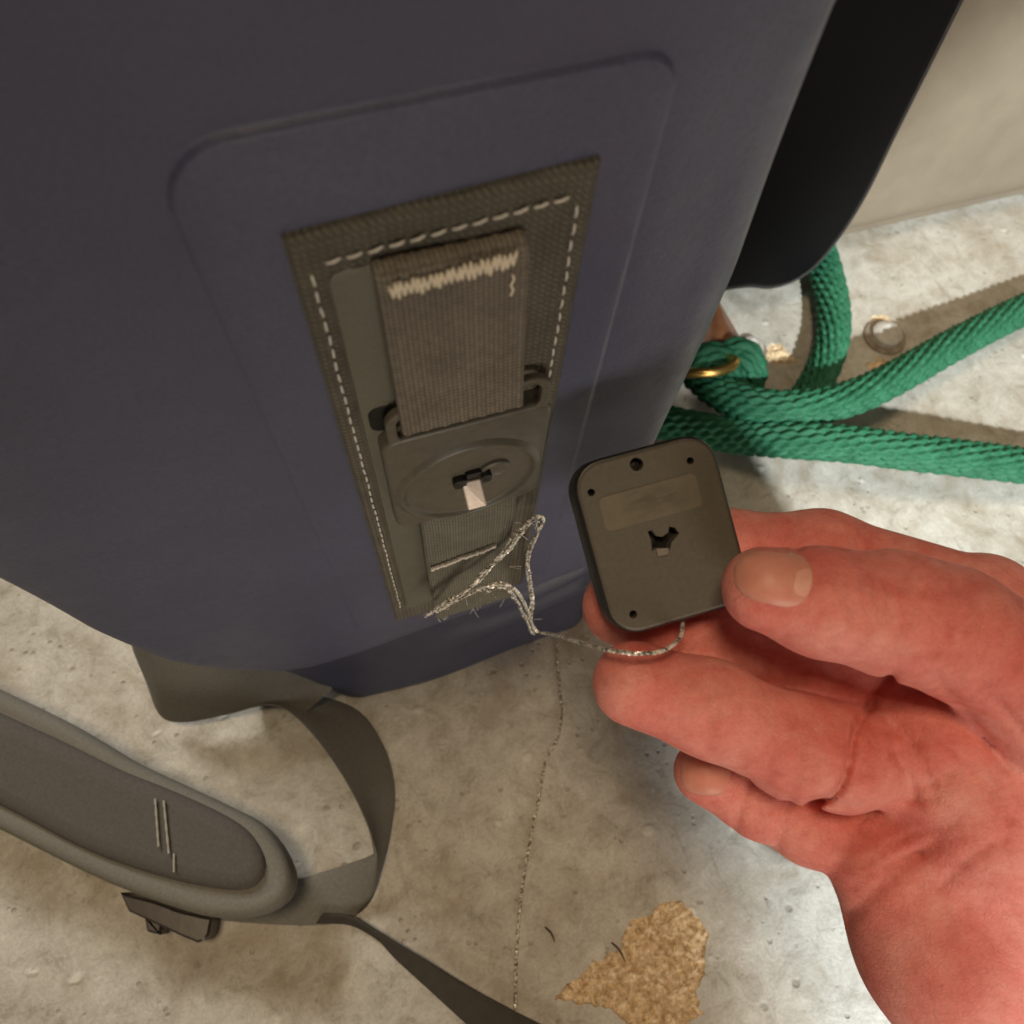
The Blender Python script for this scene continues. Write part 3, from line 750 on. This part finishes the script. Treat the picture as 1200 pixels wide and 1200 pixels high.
# surface nets
Dn = D; ins = Dn < 0
def nets(Dn):
    n0, n1, n2 = Dn.shape
    acc = np.zeros((n0 - 1, n1 - 1, n2 - 1, 3), np.float32); cnt = np.zeros((n0 - 1, n1 - 1, n2 - 1), np.int16)
    def S(o): return tuple(slice(o[i], o[i] + [n0, n1, n2][i] - 1) for i in range(3))
    corners = [(a, b, c) for a in (0, 1) for b in (0, 1) for c in (0, 1)]
    for a in corners:
        for axi in range(3):
            if a[axi]: continue
            b = list(a); b[axi] = 1
            da, db = Dn[S(a)], Dn[S(b)]; k = (da < 0) != (db < 0)
            t = np.where(k, da / np.where(k, da - db, 1), 0)
            for q in range(3):
                acc[..., q] += np.where(k, a[q] + (t if q == axi else 0), 0)
            cnt += k
    act = cnt > 0; ids = -np.ones(act.shape, np.int64); ids[act] = np.arange(act.sum())
    base = np.argwhere(act); V = (base + acc[act] / cnt[act][:, None])
    Fc = []
    for axi in range(3):
        o1, o2 = [i for i in range(3) if i != axi]
        sl0 = [slice(1, -1)] * 3; sl0[axi] = slice(0, -1); sl1 = list(sl0); sl1[axi] = slice(1, None)
        k = np.argwhere((Dn[tuple(sl0)] < 0) != (Dn[tuple(sl1)] < 0)); off = np.ones(3, int); off[axi] = 0; k = k + off
        qd = []
        for d1, d2 in ((0, 0), (-1, 0), (-1, -1), (0, -1)):
            p = k.copy(); p[:, o1] += d1; p[:, o2] += d2; qd.append(ids[p[:, 0], p[:, 1], p[:, 2]])
        Fc.append(np.stack(qd, 1))
    return V, np.concatenate(Fc)
Dp = np.pad(Dn, 1, constant_values=.01)
V, Fq = nets(Dp)
Fq = Fq[(Fq >= 0).all(1)]
Vc = np.stack([lo[i] + (V[:, i] - 1) * step for i in range(3)], 1)
# one light Laplacian pass against stair-stepping
for it in range(3):
    sm = np.zeros_like(Vc); ct = np.zeros(len(Vc))
    for a, b in ((0, 1), (1, 2), (2, 3), (3, 0)):
        np.add.at(sm, Fq[:, a], Vc[Fq[:, b]]); np.add.at(sm, Fq[:, b], Vc[Fq[:, a]]); np.add.at(ct, Fq[:, a], 1); np.add.at(ct, Fq[:, b], 1)
    Vc = .5 * Vc + .5 * sm / np.maximum(ct, 1)[:, None]
Vw = CAM + Vc @ M3.T
def skin_mat():
    s = NT('skin', .60, .28); co = s.coord()
    a = s.noise(co, 55, 6, .65, .4); f = s.noise(co, 1500, 3, .7); m = s.noise(co, 300, 5, .75)
    v = s.vor(co, 1050, 'DISTANCE_TO_EDGE'); v2 = s.vor(s.coord((1, 1, 1), (.5, .8, 1.1)), 620, 'DISTANCE_TO_EDGE')
    c = s.ramp(a, [(.28, (.60, .125, .105)), (.48, (.70, .220, .185)), (.72, (.78, .345, .295))])
    c = s.mix(.6, c, s.ramp(m, [(.3, (.80, .66, .64)), (.5, (1, 1, 1)), (.7, (1.14, 1.2, 1.18))]), 'MULTIPLY')
    c = s.mix(.18, c, s.ramp(v, [(0, (.72, .58, .55)), (.12, (1, 1, 1))]), 'MULTIPLY')
    s.color(c)
    s.l(s.ramp(m, [(.3, (.70,) * 3), (.7, (.50,) * 3)]), s.b.inputs['Roughness'])
    s.b.inputs['Subsurface Weight'].default_value = .3
    s.b.inputs['Subsurface Radius'].default_value = (1.0, .25, .14); s.b.inputs['Subsurface Scale'].default_value = .004
    rdg = s.wave(s.coord((1, 1, 1), (.3, .9, .4)), 330, 'DIAGONAL', 5.0, 60)
    s.bump(m, .3, .0005); s.bump(s.ramp(v, [(0, (0,) * 3), (.2, (1,) * 3)]), .22, .0002); s.bump(s.ramp(v2, [(0, (0,) * 3), (.12, (1,) * 3)]), .2, .0003); s.bump(rdg, .12, .0002); s.bump(f, .3, .0002)
    return s.m
SKIN = skin_mat()
hand = mk('hand', Vw, Fq, SKIN, None, angle=None)
tag(hand, 'bare right hand reaching in from the right, thumb and fingers pinching the black box', 'hand')
bvh = BVHTree.FromPolygons([tuple(p) for p in Vw], [tuple(map(int, q)) for q in Fq])
def nail_mat():
    s = NT('fingernail', .45, .35); co = s.coord(); a = s.noise(co, 200, 4)
    s.color(s.ramp(a, [(.3, (.62, .24, .18)), (.7, (.70, .31, .24))]))
    s.b.inputs['Subsurface Weight'].default_value = .2; s.b.inputs['Subsurface Scale'].default_value = .002; s.b.inputs['Subsurface Radius'].default_value = (1, .4, .25)
    s.bump(s.noise(co, 700, 3), .1, .0002); return s.m
NAIL = nail_mat(); LUN = plain('pale_nail_base', (.72, .36, .285), .4, .4, nscale=400, namp=.06)
def nail(name, tip, basep, halfw, mat, shape, lift=.00035, start=.02):
    """curved nail plate laid on the skin: shape(t) gives the half width factor from tip (0) to base (1)"""
    nu, nv = 17, 21
    tx, ty = tip; bx, by = basep; dx, dy = bx - tx, by - ty; ln = math.hypot(dx, dy); wx, wy = -dy / ln, dx / ln
    def row(extra):
        V = []
        for j in range(nv):
            t = j / (nv - 1); hw_ = halfw * shape(t)
            for i in range(nu):
                q = (i / (nu - 1) * 2 - 1); px = tx + dx * t + wx * hw_ * q; py = ty + dy * t + wy * hw_ * q
                r = ray(px, py); r = r / np.linalg.norm(r)
                hit, nn, _, _ = bvh.ray_cast(Vector(dep(px, py, start)), Vector(r))
                if hit is None: hit = Vector(dep(px, py, .14)); nn = Vector(-r)
                edge = max(0, abs(q) ** 6, (2 * t - 1) ** 8)
                V.append(np.array(hit) - r * (extra * (1 - .75 * edge)))
        return np.array(V)
    A = row(lift); B_ = row(-.0004)
    Fc = [[j * nu + i, j * nu + i + 1, (j + 1) * nu + i + 1, (j + 1) * nu + i] for j in range(nv - 1) for i in range(nu - 1)]
    V, Ff = join((A, Fc), (B_, Fc)); n = len(A)
    ring_ = [i for i in range(nu)] + [j * nu + nu - 1 for j in range(1, nv)] + [(nv - 1) * nu + i for i in range(nu - 2, -1, -1)] + [j * nu for j in range(nv - 2, 0, -1)]
    for a, b in zip(ring_, ring_[1:] + ring_[:1]): Ff.append([a, b, b + n, a + n])
    return mk(name, V, Ff, mat, hand, angle=50)
oval = lambda t: (max(0, 1 - abs(2 * t - 1) ** 3.2)) ** .5 * (.92 + .12 * t) + .02
nail('nail', (859, 667), (953, 685), 32, NAIL, oval)
nail('nail_base', (928, 680), (951, 685), 22, LUN, lambda t: max(0, 1 - abs(2 * t - 1) ** 2.4) ** .5 + .02, .00036)
nail('nail', (797, 902), (856, 908), 27, NAIL, oval, .0003, .1622)

# ------------------------------------------------------------------ shoulder strap with pad lying on the floor
strap = thing('shoulder_strap', 'grey-green webbing shoulder strap with padded end, looped on the floor below the bag', 'strap', tuple(flr(380, 1000)))
def ribbon(E0, E1, n=120, thick=.0013, m=9):
    A = spline(np.array([flr(*p) for p in E0]), n); B_ = spline(np.array([flr(*p) for p in E1]), n)
    V = []
    T = np.gradient((A + B_) / 2, axis=0); W = B_ - A; Nn = np.cross(T, W); Nn /= np.linalg.norm(Nn, axis=1)[:, None] + 1e-12
    for sgn in (1, -1):
        for i in range(n):
            for j in range(m):
                t = j / (m - 1); e = 1 if 0 < j < m - 1 else .35
                V.append(A[i] + W[i] * t + Nn[i] * sgn * thick / 2 * e)
    V = np.array(V); V[:, 2] = np.maximum(V[:, 2], .0004 + .0008 * 0); N = n * m; Fc = []
    for s_ in (0, N):
        Fc += [[s_ + i * m + j, s_ + i * m + j + 1, s_ + (i + 1) * m + j + 1, s_ + (i + 1) * m + j] for i in range(n - 1) for j in range(m - 1)]
    for i in range(n - 1):
        for j in (0, m - 1): Fc.append([i * m + j, (i + 1) * m + j, N + (i + 1) * m + j, N + i * m + j])
    for i in (0, n - 1):
        for j in range(m - 1): Fc.append([i * m + j, i * m + j + 1, N + i * m + j + 1, N + i * m + j])
    return V, Fc
V, Fc = ribbon([(300, 800, .001), (360, 812, .001), (418, 832, .001), (449, 874, .001), (462, 924, .001), (457, 978, .001), (446, 1022, .001), (432, 1058, .001), (406, 1078, .001), (370, 1084, .001), (319, 1083, .001), (250, 1078, .001)],
               [(285, 832, .010), (310, 826, .012), (336, 832, .014), (366, 860, .018), (399, 905, .020), (424, 951, .020), (438, 990, .019), (437, 1001, .016), (412, 1011, .011), (380, 1021, .008), (340, 1030, .006), (270, 1020, .004)])
mk('webbing', V, Fc, STRAP, strap, angle=70)
V, Fc = ribbon([(146, 715, .052), (162, 738, .047), (200, 766, .040), (250, 775, .036), (310, 780, .031), (350, 788, .024), (390, 806, .016)],
               [(160, 770, .024), (172, 800, .016), (188, 838, .010), (215, 846, .008), (262, 838, .008), (316, 826, .010), (352, 840, .010)])
mk('webbing', V, Fc, STRAP, strap, angle=70)
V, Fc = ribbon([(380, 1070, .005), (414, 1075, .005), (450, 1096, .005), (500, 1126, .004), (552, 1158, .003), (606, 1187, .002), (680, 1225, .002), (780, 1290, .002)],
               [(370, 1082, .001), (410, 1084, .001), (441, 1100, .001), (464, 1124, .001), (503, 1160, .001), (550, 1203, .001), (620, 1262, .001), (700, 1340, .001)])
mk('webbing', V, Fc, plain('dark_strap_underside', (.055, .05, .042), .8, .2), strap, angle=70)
# pad
PADC = plain('brown_grey_pad_cover', (.090, .082, .075), .75, .25, nscale=1100, namp=.16, bstr=.3)
PIPE = plain('grey_green_pad_border', (.165, .158, .138), .8, .25, nscale=1100, namp=.14, bstr=.3)
po = [(-180, 735), (-60, 782), (60, 838), (110, 866), (150, 890), (200, 914), (262, 943), (304, 966), (330, 998), (341, 1030), (333, 1056), (312, 1071), (282, 1077), (232, 1073), (150, 1046), (90, 1020), (20, 985), (-80, 935), (-200, 880)]
Pz = .030
def pad_loop(z, ins):
    P = spline(np.array([flr(px, py, Pz)[:2] for px, py in po]), 120); P = even(np.vstack([P, P[:1]]), 121)[:-1]
    d = offset_dir(P); return np.c_[P - d * ins, np.full(len(P), z)]
loops = [pad_loop(.014, .002), pad_loop(.016, .0004), pad_loop(.020, 0), pad_loop(.026, 0), pad_loop(.0288, .0006), pad_loop(Pz, .0022), pad_loop(Pz + .0004, .0042), pad_loop(Pz - .0002, .0060)]
V, Fc = capped(loops); pad = mk('shoulder_pad', V, Fc, PIPE, strap, angle=60)
po2 = [(-170, 765), (-60, 808), (60, 862), (110, 886), (150, 905), (200, 925), (255, 950), (290, 972), (308, 998), (311, 1022), (300, 1038), (276, 1044), (220, 1036), (150, 1016), (90, 992), (20, 955), (-80, 905), (-190, 852)]
def pad_in(z, ins):
    P = spline(np.array([flr(px, py, Pz + .001)[:2] for px, py in po2]), 110); P = even(np.vstack([P, P[:1]]), 111)[:-1]; d = offset_dir(P)
    return np.c_[P - d * ins, np.full(len(P), z)]
V, Fc = capped([pad_in(Pz - .001, 0), pad_in(Pz + .0010, .0003), pad_in(Pz + .0022, .0014), pad_in(Pz + .0030, .0034), pad_in(Pz + .0033, .0055)])
PADTH = plain('grey_pad_thread', (.36, .34, .29), .8, .2, nscale=2000)
pc = mk('pad_cover', V, Fc, PADC, strap, angle=70)
for (x0_, y0_), (x1_, y1_) in (((182, 936), (186, 992)), ((192, 938), (198, 1000))):
    Q = np.array([flr(x0_ + (x1_ - x0_) * t, y0_ + (y1_ - y0_) * t, Pz + .0043) for t in np.linspace(0, 1, 14)])
    V, Fc = tube(Q, .00042 * (1 + .3 * np.sin(np.arange(14) * 2.1)), 6); mk('stitch_line', V, Fc, PADTH, pad)
Q = np.array([flr(204, 1000 + 22 * t, Pz + .0040) for t in np.linspace(0, 1, 8)])
V, Fc = tube(Q, .0004, 6); mk('stitch_line', V, Fc, PADTH, pad)
# dark buckle under the pad
BUCK = plain('dark_brown_buckle_plastic', (.03, .022, .018), .35, .5)
def tri_slab(pix, z0, z1, ins=.0008):
    P = np.array([flr(px, py, z1)[:2] for px, py in pix]); P = even(np.vstack([P, P[:1]]), 33)[:-1]; d = offset_dir(P)
    return loft([np.c_[P, np.full(len(P), z0)], np.c_[P, np.full(len(P), z1 - .0008)], np.c_[P - d * ins, np.full(len(P), z1)]], True, True)
V, Fc = join(tri_slab([(140, 1046), (180, 1056), (212, 1068), (248, 1076), (244, 1098), (234, 1106), (214, 1098), (180, 1082), (150, 1068)], .001, .012),
             tri_slab([(168, 1072), (190, 1078), (188, 1096), (172, 1092)], .001, .009))
mk('buckle', V, Fc, BUCK, strap, angle=35)

# ------------------------------------------------------------------ thin twine on the floor
A = [flr(*p) + np.array([0, 0, .0008]) for p in [(652, 752), (655, 800), (658, 838), (652, 868), (640, 890), (632, 930), (622, 980), (612, 1040), (606, 1100), (604, 1150), (603, 1210), (600, 1270)]]
V, Fc = twisted(A, .00070, 2, .0034, jit=.00002)
tw = mk('twine', V, Fc, CORDF); tag(tw, 'thin pale twisted twine lying on the floor beside the brown bare patch', 'twine')

# ------------------------------------------------------------------ green rope leash
def rope_mat():
    s = NT('green_braid', .62, .35); co = s.coord(); f = s.noise(co, 1500, 3, .7); a = s.noise(co, 120, 4)
    c = s.ramp(a, [(.3, (.014, .112, .056)), (.7, (.032, .180, .096))])
    s.color(s.mix(.6, c, s.ramp(f, [(.3, (.6,) * 3), (.7, (1.5, 1.4, 1.4))]), 'MULTIPLY')); s.bump(f, .5, .0004)
    return s.m
ROPE = rope_mat()
leash = thing('rope_leash', 'green braided rope leash coiled on the floor beside the bag', 'leash', tuple(flr(930, 480)))
NC, PT = 15, .0066
def braid(s_, th_):
    u = (th_ / (2 * math.pi) + s_ * 5.0) * NC; c = np.floor(u); du = u - c - .5
    v = s_ / PT + .5 * c; dv = v - np.floor(v) - .5
    dv2 = dv + .5 * du
    return .73 + .32 * np.sqrt(np.maximum(0, 1 - (du / .56) ** 2 - (dv2 / .56) ** 2))
def rope(pts, r=.0085, nc=None):
    global NC
    NC = nc or 14
    P = spline(np.array([flr(*p) for p in pts]), 300); Ln = np.sum(np.linalg.norm(np.diff(P, axis=0), axis=1)); P = even(P, int(Ln / .0010))
    return tube(P, r, NC * 7, prof=braid)
V, Fc = rope([(958, 285, .012), (968, 320, .012), (976, 358, .013), (976, 395, .013), (966, 428, .012), (950, 458, .011), (932, 486, .010), (910, 505, .010)]); mk('rope', V, Fc, ROPE, leash, angle=None)
V, Fc = rope([(800, 415, .016), (822, 442, .020), (850, 463, .026), (895, 477, .034), (950, 477, .036), (1000, 465, .034), (1050, 442, .030), (1110, 408, .024), (1180, 372, .016), (1260, 335, .011)]); mk('rope', V, Fc, ROPE, leash, angle=None)
V, Fc = rope([(700, 470, .011), (760, 490, .013), (812, 502, .016), (870, 512, .022), (930, 516, .032), (1000, 521, .035), (1060, 529, .035), (1130, 537, .032), (1220, 548, .024), (1320, 560, .014)]); mk('rope', V, Fc, ROPE, leash, angle=None)
parts = []
for k in range(420):
    t = random.random()
    c_ = spline(np.array([flr(*p) for p in [(822, 442, .020), (895, 477, .034), (950, 477, .036), (1050, 442, .030), (1180, 372, .016)]]), 200)[int(t * 199)] if k % 3 == 0 else \
        spline(np.array([flr(*p) for p in [(790, 495, .014), (870, 512, .022), (930, 516, .032), (1060, 529, .035), (1220, 548, .024)]]), 200)[int(t * 199)] if k % 3 == 1 else \
        spline(np.array([flr(*p) for p in [(968, 320, .012), (976, 395, .013), (950, 458, .011), (932, 486, .010)]]), 200)[int(t * 199)]
    d = rng.normal(0, 1, 3); d /= np.linalg.norm(d); e = rng.normal(0, 1, 3)
    parts.append(tube(spline(np.array([c_ + d * .0090, c_ + d * .0103 + e * .0006, c_ + d * .0108 + e * .0016]), 5), .00007, 3))
V, Fc = join(*parts); fzz = mk('fuzz', V, Fc, ROPE, leash); fzz['kind'] = 'stuff'
V, Fc = rope([(846, 428, .014), (854, 416, .024), (867, 412, .027), (878, 421, .026), (882, 438, .020), (876, 455, .014), (866, 464, .010)], .0072, 9); mk('knot_loop', V, Fc, ROPE, leash, angle=None)
V, Fc = rope([(796, 436, .016), (812, 424, .025), (832, 418, .029), (846, 423, .028), (853, 437, .022), (854, 450, .014)], .0072, 9); mk('knot_loop', V, Fc, ROPE, leash, angle=None)
BRASS = plain('brass', (.78, .52, .16), .28, .5, metal=.9, nscale=600, namp=.06)
Q = spline(np.array([flr(*p) for p in [(796, 436, .030), (815, 437, .036), (838, 436, .038), (856, 430, .038), (861, 423, .036), (852, 420, .032)]]), 50)
V, Fc = tube(Q, .0024, 12); mk('brass_ring', V, Fc, BRASS, leash, angle=None)
s = NT('tan_leather', .22, .6); co = s.coord(); nz_ = s.noise(co, 90, 5); s.color(s.ramp(nz_, [(.3, (.40, .165, .075)), (.7, (.52, .24, .12))])); s.bump(nz_, .1, .0004)
def leather(u, v):
    # short rolled tab: a part-cylinder leaning against the knot
    a = flr(820 + 52 * u, 404 - 3 * math.sin(u * 3), .020 + .008 * math.sin(u * math.pi)); b = flr(834 + 12 * u, 342 + 16 * u, .012 + .004 * math.sin(u * math.pi))
    return a + (b - a) * v
V1, F1 = grid(16, 12, leather); V, Fc = join((V1, F1), (V1 - np.array([0, 0, .0025]), F1))
n_ = len(V1)
for i in range(15): Fc.append([i, i + 1, n_ + i + 1, n_ + i])
for j in range(11): Fc.append([j * 16 + 15, (j + 1) * 16 + 15, n_ + (j + 1) * 16 + 15, n_ + j * 16 + 15]); Fc.append([j * 16, (j + 1) * 16, n_ + (j + 1) * 16, n_ + j * 16])
mk('leather_tab', V, Fc, s.m, leash, angle=60)
Q = spline(np.array([flr(*p) for p in [(812, 408, .026), (830, 404, .029), (850, 402, .028), (874, 401, .021)]]), 20)
V, Fc = tube(Q, .0016, 8); mk('tab_edging', V, Fc, DARK, leash)

# ------------------------------------------------------------------ bolts and bits on the floor
RUST = plain('rusty_steel', (.30, .25, .20), .55, .4, metal=.4, nscale=350, namp=.35, bstr=.4)
PAINTB = plain('painted_steel', (.50, .47, .43), .45, .4, nscale=300, namp=.15, bstr=.3)
def bolt(px, py, r, mat, label):
    c = flr(px, py); t = thing('floor_bolt', label, 'bolt', tuple(c))
    th6 = np.linspace(0, 2 * math.pi, 32, endpoint=False)
    mkl = lambda prof_: loft([np.stack([q * np.cos(th6), q * np.sin(th6), 0 * th6 + z], 1) for q, z in prof_], True, True)
    V, Fc = mkl([(r * 1.45, .0002), (r * 1.4, .0015), (r * 1.0, .0018)]); mk('washer', V, Fc, RUST, t, local=True)
    V, Fc = mkl([(r, .0016), (r, .0046), (r * .86, .0058), (r * .5, .0062), (r * .34, .0052)]); mk('bolt_head', V, Fc, mat, t, local=True)
bolt(1036, 396, .0080, PAINTB, 'rust-ringed bolt head in the floor right of the upright green rope')
bolt(879, 411, .0062, PAINTB, 'painted bolt head in the floor next to the green knot')
for (a, b, r, lab) in (((716, 1104), (732, 1126), .0004, 'dark splinter lying at the edge of the brown bare patch'), ((638, 1086), (650, 1104), .0004, 'dark splinter lying on open floor right of the twine')):
    P = np.array([flr(*a), (flr(*a) + flr(*b)) / 2 + np.array([.0006, .0003, .0006]), flr(*b)]) + np.array([0, 0, .0006])
    V, Fc = tube(spline(P, 9), [.0002, r, r, r, r * .9, r, r * .8, r * .6, .0002], 6)
    tag(mk('splinter', V, Fc, plain('dark_wood', (.06, .045, .03), .8)), lab, 'splinter')
